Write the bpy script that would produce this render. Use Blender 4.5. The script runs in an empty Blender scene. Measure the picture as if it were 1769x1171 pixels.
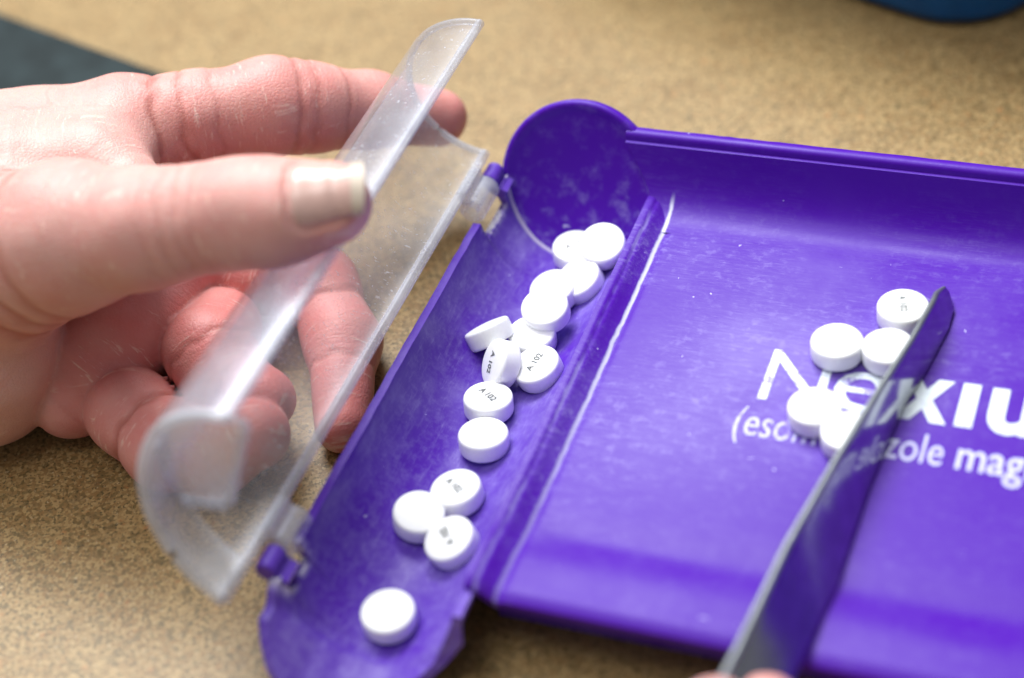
import bpy, bmesh, math, random
import numpy as np
from mathutils import Vector, Matrix

random.seed(7)
rng = np.random.default_rng(7)
S = bpy.context.scene
COL = S.collection

# ------------------------------------------------------------------ camera
PW, PH, FPX = 1769.0, 1171.0, 3193.0
PITCH, ROLL, DIST = math.radians(41.65), math.radians(-9.75), 0.372
fwd = np.array([0, math.cos(PITCH), -math.sin(PITCH)])
r0 = np.array([1.0, 0, 0]); u0 = np.cross(r0, fwd)
CR = math.cos(ROLL) * r0 + math.sin(ROLL) * u0
CU = -math.sin(ROLL) * r0 + math.cos(ROLL) * u0
CC = np.array([0, 0, 0.012]) - fwd * DIST
cam_data = bpy.data.cameras.new("camera")
cam = bpy.data.objects.new("camera", cam_data); COL.objects.link(cam)
M = Matrix([[CR[i], CU[i], -fwd[i], CC[i]] for i in range(3)] + [[0, 0, 0, 1]])
cam.matrix_world = M
cam_data.sensor_width = 36.0
cam_data.lens = FPX / PW * 36.0
cam_data.clip_start = 0.01; cam_data.clip_end = 50
cam_data.dof.use_dof = True
cam_data.dof.focus_distance = 0.374
cam_data.dof.aperture_fstop = 6.0
cam_data.dof.aperture_blades = 9
S.camera = cam
S.render.resolution_x = 1024; S.render.resolution_y = 678

# ------------------------------------------------------------------ room light
W = bpy.data.worlds.new("World"); S.world = W; W.use_nodes = True
bg = W.node_tree.nodes["Background"]
bg.inputs[0].default_value = (0.93, 0.97, 1.0, 1); bg.inputs[1].default_value = 0.24

def area(name, loc, target, sx, sy, power, col):
    l = bpy.data.lights.new(name, 'AREA'); l.shape = 'RECTANGLE'; l.size = sx; l.size_y = sy
    l.energy = power; l.color = col
    o = bpy.data.objects.new(name, l); COL.objects.link(o); o.location = loc
    d = Vector(target) - Vector(loc)
    o.rotation_euler = d.to_track_quat('-Z', 'Y').to_euler()
    return o
area("ceiling_panel", (-0.14, 0.72, 1.15), (0, 0.05, 0), 0.8, 0.6, 32, (0.96, 0.98, 1.0))
area("ceiling_panel", (-0.36, -0.06, 1.45), (0, 0.0, 0), 1.0, 0.6, 9.5, (1.0, 0.985, 0.96))

S.view_settings.view_transform = 'Standard'
S.view_settings.look = 'None'
S.view_settings.exposure = 0.14
S.view_settings.gamma = 1.0
S.cycles.use_denoising = True
S.cycles.max_bounces = 14
S.cycles.transparent_max_bounces = 16
S.cycles.caustics_reflective = False
S.cycles.caustics_refractive = False

# ------------------------------------------------------------------ pixel -> place helpers
YAW = math.radians(-26.5)
TU = np.array([math.cos(YAW), math.sin(YAW), 0]); TV = np.array([-math.sin(YAW), math.cos(YAW), 0])
def ray(x, y): return fwd + CR * (x - PW / 2) / FPX - CU * (y - PH / 2) / FPX
def at_t(x, y, t): return CC + ray(x, y) * t                    # point at a depth
def at_z(x, y, z):                                              # point on a level
    d = ray(x, y); return CC + d * ((z - CC[2]) / d[2])
def uv_z(x, y, zmm):                                            # same, in tray millimetres
    q = at_z(x, y, zmm * 1e-3); return q @ TU * 1e3, q @ TV * 1e3

# ------------------------------------------------------------------ object helpers
def tag(o, label=None, cat=None, group=None, kind=None):
    if label: o['label'] = label
    if cat: o['category'] = cat
    if group: o['group'] = group
    if kind: o['kind'] = kind
    return o
def empty(name, loc=(0, 0, 0), rz=0):
    o = bpy.data.objects.new(name, None); COL.objects.link(o); o.location = loc
    o.rotation_euler = (0, 0, rz); o.empty_display_size = 0.01; return o
def mesh(name, verts, faces, mat, parent=None, smooth=True, sharp=None):
    me = bpy.data.meshes.new(name); me.from_pydata([tuple(map(float, v)) for v in verts], [], faces)
    me.validate(); me.update()
    if mat: me.materials.append(mat)
    if smooth: me.shade_smooth()
    o = bpy.data.objects.new(name, me); COL.objects.link(o)
    if parent: o.parent = parent
    if sharp is not None:
        me.set_sharp_from_angle(angle=math.radians(sharp))
    return o
def recalc(o):
    bm = bmesh.new(); bm.from_mesh(o.data); bmesh.ops.recalc_face_normals(bm, faces=bm.faces)
    bm.to_mesh(o.data); bm.free(); return o
def grid_faces(n, m, close_m=False):
    f = []
    for i in range(n - 1):
        for j in range(m if close_m else m - 1):
            k = (j + 1) % m
            f.append((i * m + j, i * m + k, (i + 1) * m + k, (i + 1) * m + j))
    return f
def slab_from_grid(name, top, off, mat, parent, sharp=35):
    """closed sheet: top[n][m] points and the offset points below them"""
    n, m = len(top), len(top[0])
    V = [p for r in top for p in r] + [p for r in off for p in r]
    F = grid_faces(n, m); N = n * m
    F += [tuple(reversed([a + N for a in f])) for f in grid_faces(n, m)]
    for i in range(n - 1):
        F.append((i * m, (i + 1) * m, (i + 1) * m + N, i * m + N))
        F.append((i * m + m - 1, i * m + m - 1 + N, (i + 1) * m + m - 1 + N, (i + 1) * m + m - 1))
    for j in range(m - 1):
        F.append((j, j + N, j + 1 + N, j + 1))
        b = (n - 1) * m
        F.append((b + j, b + j + 1, b + j + 1 + N, b + j + N))
    V = [(x * 1e-3, y * 1e-3, z * 1e-3) for x, y, z in V]
    o = mesh(name, V, F, mat, parent, True, sharp); recalc(o); return o
def sweep_poly(name, poly, axis_pts, mat, parent, sharp=35):
    """closed section poly [(a,b)] swept through a list of functions p(a,b)->xyz (mm)"""
    n = len(axis_pts); m = len(poly)
    V = [tuple(c * 1e-3 for c in fn(a, b)) for fn in axis_pts for a, b in poly]
    F = grid_faces(n, m, True) + [tuple(range(m)), tuple(reversed(range((n - 1) * m, n * m)))]
    o = mesh(name, V, F, mat, parent, True, sharp); recalc(o); return o
def bevel(o, w, seg=2):
    b = o.modifiers.new("bevel", 'BEVEL'); b.width = w; b.segments = seg; b.limit_method = 'ANGLE'
    b.angle_limit = math.radians(40); return o
def text_mesh(txt, bold=0.0):
    cu = bpy.data.curves.new("t", 'FONT'); cu.body = txt; cu.size = 1.0; cu.offset = bold
    cu.resolution_u = 4; cu.fill_mode = 'FRONT'
    o = bpy.data.objects.new("t", cu); COL.objects.link(o)
    dg = bpy.context.evaluated_depsgraph_get(); dg.update()
    me = bpy.data.meshes.new_from_object(o.evaluated_get(dg))
    v = np.array([w.co[:] for w in me.vertices]); f = [tuple(p.vertices) for p in me.polygons]
    bpy.data.objects.remove(o); bpy.data.curves.remove(cu); bpy.data.meshes.remove(me)
    return v, f

# ------------------------------------------------------------------ materials
class NT:
    def __init__(s, name):
        s.m = bpy.data.materials.new(name); s.m.use_nodes = True; s.t = s.m.node_tree
        s.b = s.t.nodes["Principled BSDF"]; s.out = s.t.nodes["Material Output"]
    def n(s, typ, **kw):
        x = s.t.nodes.new(typ)
        for k, v in kw.items(): setattr(x, k, v)
        return x
    def l(s, a, b): s.t.links.new(a, b)
    def val(s, sock, v):
        if hasattr(v, 'is_output'): s.l(v, sock)
        else: sock.default_value = v
    def math(s, op, a, b=0.0, c=None, clamp=False):
        x = s.n('ShaderNodeMath', operation=op, use_clamp=clamp); s.val(x.inputs[0], a); s.val(x.inputs[1], b)
        if c is not None: s.val(x.inputs[2], c)
        return x.outputs[0]
    def ramp(s, f, lo, hi, a=0.0, b=1.0):
        x = s.n('ShaderNodeMapRange', interpolation_type='SMOOTHSTEP'); s.val(x.inputs[0], f)
        for i, v in zip((1, 2, 3, 4), (lo, hi, a, b)): s.val(x.inputs[i], v)
        return x.outputs[0]
    def noise(s, vec, scale, detail=3.0, rough=0.55, dist=0.0):
        x = s.n('ShaderNodeTexNoise'); s.l(vec, x.inputs['Vector']); x.inputs['Scale'].default_value = scale
        x.inputs['Detail'].default_value = detail; x.inputs['Roughness'].default_value = rough
        x.inputs['Distortion'].default_value = dist; return x.outputs[0]
    def voro(s, vec, scale, feature='F1'):
        x = s.n('ShaderNodeTexVoronoi', feature=feature); s.l(vec, x.inputs['Vector']); x.inputs['Scale'].default_value = scale
        return x
    def mapv(s, vec, scale=(1, 1, 1), rot=(0, 0, 0), loc=(0, 0, 0)):
        x = s.n('ShaderNodeMapping'); s.l(vec, x.inputs[0]); x.inputs[1].default_value = loc
        x.inputs[2].default_value = rot; x.inputs[3].default_value = scale; return x.outputs[0]
    def mix(s, f, a, b):
        x = s.n('ShaderNodeMix', data_type='RGBA'); s.val(x.inputs[0], f)
        s.val(x.inputs[6], a if hasattr(a, 'is_output') else tuple(a) + (1,)); s.val(x.inputs[7], b if hasattr(b, 'is_output') else tuple(b) + (1,))
        return x.outputs[2]
    def obj(s): return s.n('ShaderNodeTexCoord').outputs['Object']
    def xyz(s, vec):
        x = s.n('ShaderNodeSeparateXYZ'); s.l(vec, x.inputs[0]); return x.outputs
    def bump(s, h, strength, dist):
        x = s.n('ShaderNodeBump'); s.l(h, x.inputs['Height']); x.inputs['Strength'].default_value = strength
        x.inputs['Distance'].default_value = dist; s.l(x.outputs[0], s.b.inputs['Normal']); return x
    def set(s, **kw):
        for k, v in kw.items(): s.val(s.b.inputs[k.replace('_', ' ')], v)

def mat_counter():
    k = NT("speckled_laminate"); o = k.obj()
    warm = k.mix(k.ramp(k.noise(o, 60, 3), 0.35, 0.65), (0.235, 0.138, 0.05), (0.29, 0.185, 0.075))
    g1 = k.noise(o, 1500, 3, 0.6); g2 = k.noise(o, 1100, 4, 0.65)
    cellc = k.xyz(k.voro(o, 1500).outputs['Color'])
    c = k.mix(k.ramp(cellc[0], 0.2, 0.9, 0.0, 0.8), warm, (0.41, 0.285, 0.125))
    c = k.mix(k.ramp(cellc[1], 0.66, 0.84, 0.0, 0.75), c, (0.13, 0.09, 0.033))
    c = k.mix(k.ramp(g1, 0.56, 0.63, 0.0, 0.85), c, (0.06, 0.05, 0.024))
    c = k.mix(k.ramp(g2, 0.60, 0.70, 0.0, 0.6), c, (0.64, 0.53, 0.33))
    c = k.mix(k.ramp(k.noise(o, 420, 2), 0.64, 0.72, 0.0, 0.5), c, (0.38, 0.16, 0.05))
    c = k.mix(k.ramp(k.noise(o, 300, 3), 0.54, 0.70, 0.0, 0.35), c, (0.15, 0.11, 0.055))
    k.set(Base_Color=c, Roughness=0.42); k.b.inputs['Specular IOR Level'].default_value = 0.35
    k.bump(g2, 0.08, 0.0002); return k.m

def mat_purple(name, kind):
    k = NT(name); o = k.obj(); x, y, z = k.xyz(o)
    base = (0.070, 0.0028, 0.37)
    dust = (0.29, 0.235, 0.58)
    big = k.noise(o, 38, 4, 0.6); mid = k.noise(o, 160, 4, 0.65)
    if kind == 'bed':
        st = k.noise(k.mapv(o, (1, 9, 9), (0, 0, math.radians(-3))), 120, 4, 0.7)
        st2 = k.noise(k.mapv(o, (1, 14, 14), (0, 0, math.radians(5))), 300, 3, 0.7)
        patch = k.ramp(k.noise(o, 26, 3, 0.5), 0.34, 0.68, 0.10, 1.0)
        f = k.math('MULTIPLY', k.ramp(st, 0.42, 0.74), patch)
        f2 = k.math('MULTIPLY', k.ramp(st2, 0.52, 0.72), patch)
        f = k.math('ADD', k.math('MULTIPLY', f, 0.16), k.math('MULTIPLY', f2, 0.42))
        f = k.math('ADD', f, k.ramp(big, 0.40, 0.75, 0.0, 0.13))
        f = k.math('ADD', f, k.math('MULTIPLY', k.ramp(k.noise(o, 420, 3, 0.7), 0.50, 0.72, 0, 0.34), patch))
        # scuffs and overhead-light sheen painted into mid bed, weaker at far wall and right
        cx = k.math('ABSOLUTE', k.math('SUBTRACT', x, 0.052)); cy = k.math('ABSOLUTE', k.math('SUBTRACT', y, -0.004))
        worn = k.math('MULTIPLY', k.ramp(cx, 0.0, 0.040, 1, 0), k.ramp(cy, 0.004, 0.062, 1, 0))
        f = k.math('ADD', f, k.math('MULTIPLY', worn, k.ramp(big, 0.25, 0.7, 0.10, 0.38)))
        f = k.math('MULTIPLY', f, k.ramp(k.math('SUBTRACT', k.math('MULTIPLY', x, 0.6), k.math('ADD', y, k.math('MULTIPLY', big, 0.04))), 0.010, 0.055, 1.0, 0.22))
        f = k.math('MULTIPLY', f, k.ramp(y, 0.030, 0.049, 1.0, 0.12))
        # pill dust packed in the corner below the ridge
        wob = k.math('MULTIPLY', k.math('SUBTRACT', k.noise(o, 220, 3), 0.5), 0.0009)
        ln = k.math('ABSOLUTE', k.math('SUBTRACT', k.math('ADD', x, wob), 0.0211))
        line = k.math('MULTIPLY', k.ramp(ln, 0.0001, 0.0006, 1, 0), k.ramp(y, -0.062, 0.03, 0.16, 0.8))
        line = k.math('MULTIPLY', line, k.ramp(y, 0.0425, 0.0455, 1, 0))
        ln2 = k.math('ABSOLUTE', k.math('SUBTRACT', k.math('ADD', x, wob), 0.0176))  # thin highlight along the ridge, painted into the colour
        line2 = k.math('MULTIPLY', k.ramp(ln2, 0.0001, 0.0005, 0.3, 0), k.math('MULTIPLY', k.ramp(k.noise(o, 90, 2), 0.35, 0.6), k.ramp(y, 0.036, 0.042, 1, 0)))
        col = k.mix(k.math('MINIMUM', f, 0.75), (0.064, 0.0025, 0.33), (0.27, 0.22, 0.54))
        col = k.mix(line2, col, (0.45, 0.42, 0.75)); col = k.mix(line, col, (0.72, 0.74, 0.85))
    else:
        st = k.noise(k.mapv(o, (8, 1.2, 8)), 150, 4, 0.7)
        f = k.math('ADD', k.ramp(big, 0.32, 0.72, 0.05, 0.42), k.ramp(mid, 0.48, 0.75, 0.0, 0.22))
        f = k.math('ADD', f, k.ramp(st, 0.5, 0.74, 0.0, 0.30))
        if kind == 'trough':
            f = k.math('ADD', k.math('MULTIPLY', f, 0.8), k.ramp(k.noise(o, 520, 3, 0.7), 0.4, 0.75, 0.02, 0.24))
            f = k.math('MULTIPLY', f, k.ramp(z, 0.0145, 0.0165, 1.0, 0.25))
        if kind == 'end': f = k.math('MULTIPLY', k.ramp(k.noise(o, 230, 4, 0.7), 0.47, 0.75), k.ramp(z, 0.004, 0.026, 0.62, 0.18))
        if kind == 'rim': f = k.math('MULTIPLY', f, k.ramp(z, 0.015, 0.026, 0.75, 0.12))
        col = k.mix(k.math('MINIMUM', f, 0.8), base, dust)
        if kind == 'trough':
            # stress-whitened plastic beside the two hinge cut-outs
            a1 = k.ramp(k.math('ABSOLUTE', k.math('SUBTRACT', y, 0.0345)), 0.003, 0.008, 1, 0)
            a2 = k.ramp(k.math('ABSOLUTE', k.math('ADD', y, 0.0685)), 0.003, 0.007, 1, 0)
            w = k.math('MULTIPLY', k.math('MAXIMUM', a1, a2), k.ramp(x, -0.0152, -0.0163, 0, 1))
            w = k.math('MULTIPLY', w, k.ramp(k.noise(o, 260, 3), 0.42, 0.56))
            col = k.mix(w, col, (0.75, 0.73, 0.78))
            sm = k.math('SUBTRACT', y, k.math('ADD', 0.0372, k.math('MULTIPLY', z, 0.5)))
            sm = k.math('MULTIPLY', k.ramp(k.math('ABSOLUTE', sm), 0.0006, 0.0013, 1, 0), k.ramp(x, -0.001, -0.006, 0, 0.7))
            col = k.mix(sm, col, (0.66, 0.62, 0.72))
    # short pale nicks
    nick = k.ramp(k.noise(k.mapv(o, (1, 1, 1), (0, 0, 0.6)), 420, 2, 0.5, 1.0), 0.755, 0.785, 0, 0.6)
    col = k.mix(nick, col, (0.62, 0.6, 0.85))
    k.set(Base_Color=col, Roughness=k.ramp(big, 0.3, 0.7, 0.33, 0.48))
    k.b.inputs['Specular IOR Level'].default_value = 0.19 if kind == 'bed' else 0.26
    h = k.math('ADD', k.noise(o, 900, 3), k.math('MULTIPLY', big, 3)); k.bump(h, 0.10, 0.00025)
    return k.m

def mat_plain(name, col, rough, spec=0.5, bumpscale=None, bs=0.1, metal=0.0, var=0.15):
    k = NT(name); o = k.obj()
    n = k.noise(o, bumpscale or 200, 4, 0.6)
    c = k.mix(k.ramp(n, 0.3, 0.7), tuple(v * (1 - var) for v in col), tuple(min(1, v * (1 + var)) for v in col))
    k.set(Base_Color=c, Roughness=rough, Metallic=metal); k.b.inputs['Specular IOR Level'].default_value = spec
    k.bump(n, bs, 0.0002); return k.m

def mat_clear(name, haze, tint=(0.975, 0.98, 0.985), scratch=0.5, rough=0.12, trl=0.4):
    k = NT(name); o = k.obj(); t = k.t
    tr = k.n('ShaderNodeBsdfTransparent'); tr.inputs[0].default_value = tint + (1,)
    df = k.n('ShaderNodeBsdfDiffuse'); df.inputs[0].default_value = (0.78, 0.80, 0.86, 1)
    tl = k.n('ShaderNodeBsdfTranslucent'); tl.inputs[0].default_value = (0.86, 0.88, 0.93, 1)
    md = k.n('ShaderNodeMixShader'); md.inputs[0].default_value = trl; k.l(df.outputs[0], md.inputs[1]); k.l(tl.outputs[0], md.inputs[2])
    v = k.mapv(o, (1, 1, 1), (0.4, 0.3, 0.2))
    s1 = k.ramp(k.noise(k.mapv(o, (1, 3.5, 1), (0, 0, 0.9)), 520, 2, 0.5, 0.5), 0.66, 0.75, 0, 1)
    s2 = k.ramp(k.noise(v, 900, 2, 0.6), 0.65, 0.74, 0, 1)
    cloud = k.ramp(k.noise(o, 55, 4, 0.6), 0.35, 0.72, 0.55, 1.35)
    f = k.math('MULTIPLY', cloud, haze)
    f = k.math('ADD', f, k.math('MULTIPLY', k.math('MAXIMUM', s1, s2), scratch * 0.5), clamp=True)
    m1 = k.n('ShaderNodeMixShader'); k.l(f, m1.inputs[0]); k.l(tr.outputs[0], m1.inputs[1]); k.l(md.outputs[0], m1.inputs[2])
    gl = k.n('ShaderNodeBsdfGlossy'); gl.inputs['Roughness'].default_value = rough; gl.inputs['Color'].default_value = (0.95, 0.96, 1, 1)
    fr = k.n('ShaderNodeFresnel'); fr.inputs[0].default_value = 1.32
    geo = k.n('ShaderNodeNewGeometry'); frf = k.math('MULTIPLY', fr.outputs[0], k.math('SUBTRACT', 1.0, k.math('MULTIPLY', geo.outputs['Backfacing'], 0.8)))
    m2 = k.n('ShaderNodeMixShader'); k.l(frf, m2.inputs[0]); k.l(m1.outputs[0], m2.inputs[1]); k.l(gl.outputs[0], m2.inputs[2])
    k.l(m2.outputs[0], k.out.inputs[0]); t.nodes.remove(k.b); return k.m

def mat_pill():
    k = NT("white_tablet"); o = k.obj(); n = k.noise(o, 1400, 3)
    k.set(Base_Color=k.mix(k.ramp(n, 0.3, 0.7), (0.91, 0.92, 0.915), (0.945, 0.95, 0.95)), Roughness=0.36)
    k.b.inputs['Subsurface Weight'].default_value = 0.25
    k.b.inputs['Subsurface Radius'].default_value = (0.0012, 0.0011, 0.001); k.b.inputs['Subsurface Scale'].default_value = 1.0
    k.b.inputs['Specular IOR Level'].default_value = 0.45; k.bump(n, 0.05, 0.0001); return k.m

def mat_skin():
    k = NT("skin"); o = k.obj()
    red = k.n('ShaderNodeAttribute', attribute_name='red').outputs['Fac']
    ax = k.n('ShaderNodeAttribute', attribute_name='axial').outputs['Fac']
    crs = k.n('ShaderNodeAttribute', attribute_name='crease').outputs['Fac']
    x, y, z = k.xyz(o)
    cv = k.n('ShaderNodeCombineXYZ'); k.l(k.math('MULTIPLY', ax, 1.0), cv.inputs[0])
    k.l(k.math('MULTIPLY', k.math('ADD', y, z), 130.0), cv.inputs[1]); k.l(k.math('MULTIPLY', k.math('SUBTRACT', z, y), 130.0), cv.inputs[2])
    wr = k.noise(cv.outputs[0], 1.3, 4, 0.65, 0.4)                         # lines across the fingers
    cell = k.voro(o, 1150, 'DISTANCE_TO_EDGE').outputs[0]
    pore = k.noise(o, 2400, 2)
    blot = k.noise(o, 95, 4, 0.6); blot2 = k.noise(o, 260, 3, 0.6)
    rr = k.math('ADD', red, k.math('MULTIPLY', k.math('SUBTRACT', blot, 0.5), 1.0))
    rr = k.math('ADD', rr, k.math('MULTIPLY', k.math('SUBTRACT', blot2, 0.5), 0.35), clamp=True)
    c = k.mix(rr, (0.70, 0.415, 0.365), (0.64, 0.215, 0.20))
    dry = k.math('MULTIPLY', k.ramp(wr, 0.575, 0.65), k.ramp(blot, 0.40, 0.58, 0.05, 0.60))
    c = k.mix(dry, c, (0.84, 0.62, 0.54))
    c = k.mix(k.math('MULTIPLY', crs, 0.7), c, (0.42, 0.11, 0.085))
    k.set(Base_Color=c, Roughness=0.47)
    k.b.inputs['Specular IOR Level'].default_value = 0.38
    k.b.inputs['Subsurface Weight'].default_value = 0.35
    k.b.inputs['Subsurface Radius'].default_value = (0.0036, 0.0014, 0.0008); k.b.inputs['Subsurface Scale'].default_value = 0.8
    h = k.math('ADD', k.math('MULTIPLY', wr, 1.6), k.math('MULTIPLY', k.ramp(cell, 0, 0.25), 0.35))
    h = k.math('ADD', h, k.math('MULTIPLY', pore, 0.3)); k.bump(h, 0.38, 0.0003)
    return k.m

MC = mat_counter()
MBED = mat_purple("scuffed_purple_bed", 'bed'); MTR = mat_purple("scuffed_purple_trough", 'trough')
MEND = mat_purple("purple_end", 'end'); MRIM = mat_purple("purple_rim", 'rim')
MCLR = mat_clear("clear_plastic", 0.155, (0.95, 0.955, 0.96), 0.8, 0.25); MFROST = mat_clear("clear_plastic_edge", 0.38, (0.95, 0.955, 0.97), 0.3, 0.25, 0.3)
MPLATE = mat_clear("clear_plastic_frosted", 0.33, (0.96, 0.965, 0.97), 0.12, 0.2, 0.25)
MPILL = mat_pill(); MINK = mat_plain("grey_ink", (0.11, 0.12, 0.12), 0.6)
def mat_print(name, col, worn):
    k = NT(name); o = k.obj()
    w = k.math('MAXIMUM', k.ramp(k.noise(o, 190, 4, 0.7), 0.55, 0.61, 0, worn), k.ramp(k.noise(k.mapv(o, (1, 8, 1)), 420, 3, 0.6), 0.56, 0.64, 0, worn))
    w = k.math('MULTIPLY', w, k.ramp(k.xyz(o)[0], 0.072, 0.082, 1.0, 0.25))
    k.set(Base_Color=k.mix(w, col, (0.20, 0.14, 0.54)), Roughness=0.5); return k.m
MPRINT = mat_print("white_print", (0.70, 0.78, 0.83), 0.9)
MPRINT2 = mat_print("pale_print", (0.52, 0.53, 0.77), 1.0)
MSKIN = mat_skin()

# ================================================================== the counter
def build_counter():
    xs = np.linspace(-0.9, 0.9, 7); ys = np.linspace(-0.55, 0.85, 7)
    top = [[(x * 1e3, y * 1e3, 0) for x in xs] for y in ys]; off = [[(x * 1e3, y * 1e3, -32) for x in xs] for y in ys]
    o = slab_from_grid("counter", top, off, MC, None)
    tag(o, "tan speckled laminate counter top under the tray", "counter", kind='structure')
build_counter()

# ================================================================== the tray
tray = empty("pill_tray", (0, 0, 0), YAW)
tag(tray, "purple plastic pill counting tray with clear hinged lid and white lettering", "tray")
TC_U, TC_Z, TR = -0.5, 18.4, 16.5          # trough axis and inside radius (mm)
BED = 14.0

EU = [-18, -17.2, -15.6, -13.5, -9.5, -5, 0, 3.5, 6.8, 10.4, 13, 15.4, 17]
EV = [-74, -79, -83, -86.5, -89.5, -90.5, -88.5, -85.5, -82, -78.2, -75.6, -73.8, -73.4]
EZ = [15.5, 13.6, 11.6, 9.4, 5.6, 3.2, 2.2, 2.2, 3.0, 4.8, 7.0, 10, 11]
def v_edge(u): return float(np.interp(u, EU, EV))
def z_edge(u): return float(np.interp(u, EU, EZ))
def trough_pt(a, v, r):
    u = TC_U - r * math.cos(a); z = TC_Z - r * math.sin(a)
    return u, z
def build_trough():
    na = 56
    rows = []
    vs = [47, 44, 41.3, 41.2, 36, 31, 28.6, 28.5] + list(np.linspace(26, -62, 30)) + [-63.9, -64.0, -66, -68, -70, -71.9, -72.0]
    tail = np.linspace(0.06, 1.0, 16)
    top, off = [], []
    def row(v_of, gap):
        a0 = math.asin((TC_Z - (12.2 if gap else 16.6)) / TR); a1 = math.pi - math.asin((TC_Z - 15.9) / TR)
        R, Q = [], []
        for i in range(na):
            a = a0 + (a1 - a0) * i / (na - 1)
            u, z = trough_pt(a, 0, TR); v = v_of(u)
            # the pouring scoop rises towards its rounded end
            ve = v_edge(u)
            w = max(0.0, min(1.0, (-73.5 - v) / 3.2)); w = w * w * (3 - 2 * w)
            zz = z * (1 - w) + (z_edge(u) + 0.05 * (v - ve)) * w
            if v < -72 and z > z_edge(u): zz = min(zz, 17.1 + (z_edge(u) - 17.1) * min(1, (v + 72) / (ve + 72 - 1e-6)) ** 1.1)
            nu, nz = (u - TC_U) / TR, (z - TC_Z) / TR
            chip = 0.0
            if i == 0 and not gap: chip = rng.uniform(-0.22, 0.12)
            th = 1.75
            R.append((u, v, zz + chip)); Q.append((u + nu * th * (0.98 if i else 1.0), v, max(zz + nz * th, 0.05) if i else zz + chip))
        top.append(R); off.append(Q)
    for v in vs:
        row(lambda u, v=v: v, (28.55 < v < 41.25) or (-71.95 < v < -63.95))
    for t in tail:
        row(lambda u, t=t: -72.0 + (min(v_edge(u), -72.3) + 72.0) * t, False)
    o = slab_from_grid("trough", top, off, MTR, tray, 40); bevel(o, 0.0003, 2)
    return o
trough = build_trough()

def build_end_wall():
    # round leaning end wall: a shallow dish in a plane that leans back, with a rolled rim
    lean = math.atan(0.5); c = (-0.7, 46.6, 16.4); R = 17.6
    ev = np.array([0, math.sin(lean), math.cos(lean)]); eu = np.array([1.0, 0, 0]); en = np.cross(eu, ev)  # en faces the trough (-v)
    prof = [(0.0, -1.6), (4, -1.5), (8, -1.1), (12, -0.5), (14.8, 0.1), (15.7, 0.5), (16.3, 1.0), (16.9, 1.15), (17.5, 0.95), (17.8, 0.4), (17.7, -1.2), (16.0, -2.4), (10, -3.2), (0.0, -3.6)]
    V, F = [], []; n = 72
    for r, h in prof:
        for i in range(n):
            a = 2 * math.pi * i / n
            rr = r
            p = np.array(c) + eu * rr * math.cos(a) + ev * rr * math.sin(a) + en * (-h if en[1] > 0 else h)
            p[2] = max(p[2], 0.25)
            V.append(p * 1e-3)
    F = grid_faces(len(prof), n, True)
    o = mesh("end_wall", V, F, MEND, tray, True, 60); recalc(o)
    bm = bmesh.new(); bm.from_mesh(o.data); bmesh.ops.remove_doubles(bm, verts=bm.verts, dist=1e-6); bm.to_mesh(o.data); bm.free()
    o.data.shade_smooth(); return o
build_end_wall()

U1 = 152.0
def bed_z(u, v):
    z = BED
    # ridge beside the trough
    def ss(a, b, x):
        t = max(0, min(1, (x - a) / (b - a))); return t * t * (3 - 2 * t)
    z += 2.6 * (1 - ss(16.6, 21.4, u)) - 0.25 * math.exp(-((u - 17.7) / 0.35) ** 2)
    z -= 0.35 * math.exp(-((u - 21.6) / 0.7) ** 2)
    # low raised lip along the near side
    z += 1.0 * ss(-49, -58, v) - 0.4 * math.exp(-((v + 48.5) / 3.0) ** 2) * ss(22, 30, u)
    # round over the very edge
    z -= 1.1 * max(0.0, (-63.6 - v) / 2.6) ** 2
    z += 0.18 * math.sin(u * 0.05 + 1) * math.sin(v * 0.06)
    return z
def build_bed():
    us = [15.7, 15.9, 16.3, 16.8, 17.2, 17.5, 17.8, 18.1, 18.5, 19, 19.5, 20, 20.4, 20.8, 21.1, 21.4, 21.8, 22.3, 23, 24, 26, 29] + list(np.linspace(33, U1, 40))
    vs = [-66.2, -65.9, -65.4, -64.8, -64, -63.2, -62, -60.5, -59, -57.5, -56, -54.5, -53, -51.5, -50, -48.5, -47, -45] + list(np.linspace(-42, 36.3, 42))
    top, off = [], []
    for v in vs:
        top.append([(u, v, bed_z(u, v)) for u in us]); off.append([(u, v, bed_z(u, v) - 1.5) for u in us])
    return slab_from_grid("bed", top, off, MBED, tray, 50)
bed = build_bed()
for va in (-58.0, 30.0):  # ribs added under the bed to block light and darken the gap
    sweep_poly("light_block_rib", [(va - 0.9, 0.4), (va + 0.9, 0.4), (va + 0.9, 12.6), (va - 0.9, 12.6)], [lambda a, b, u=u: (u, a, b) for u in (17.5, 80, U1 - 2)], MRIM, tray)

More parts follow.
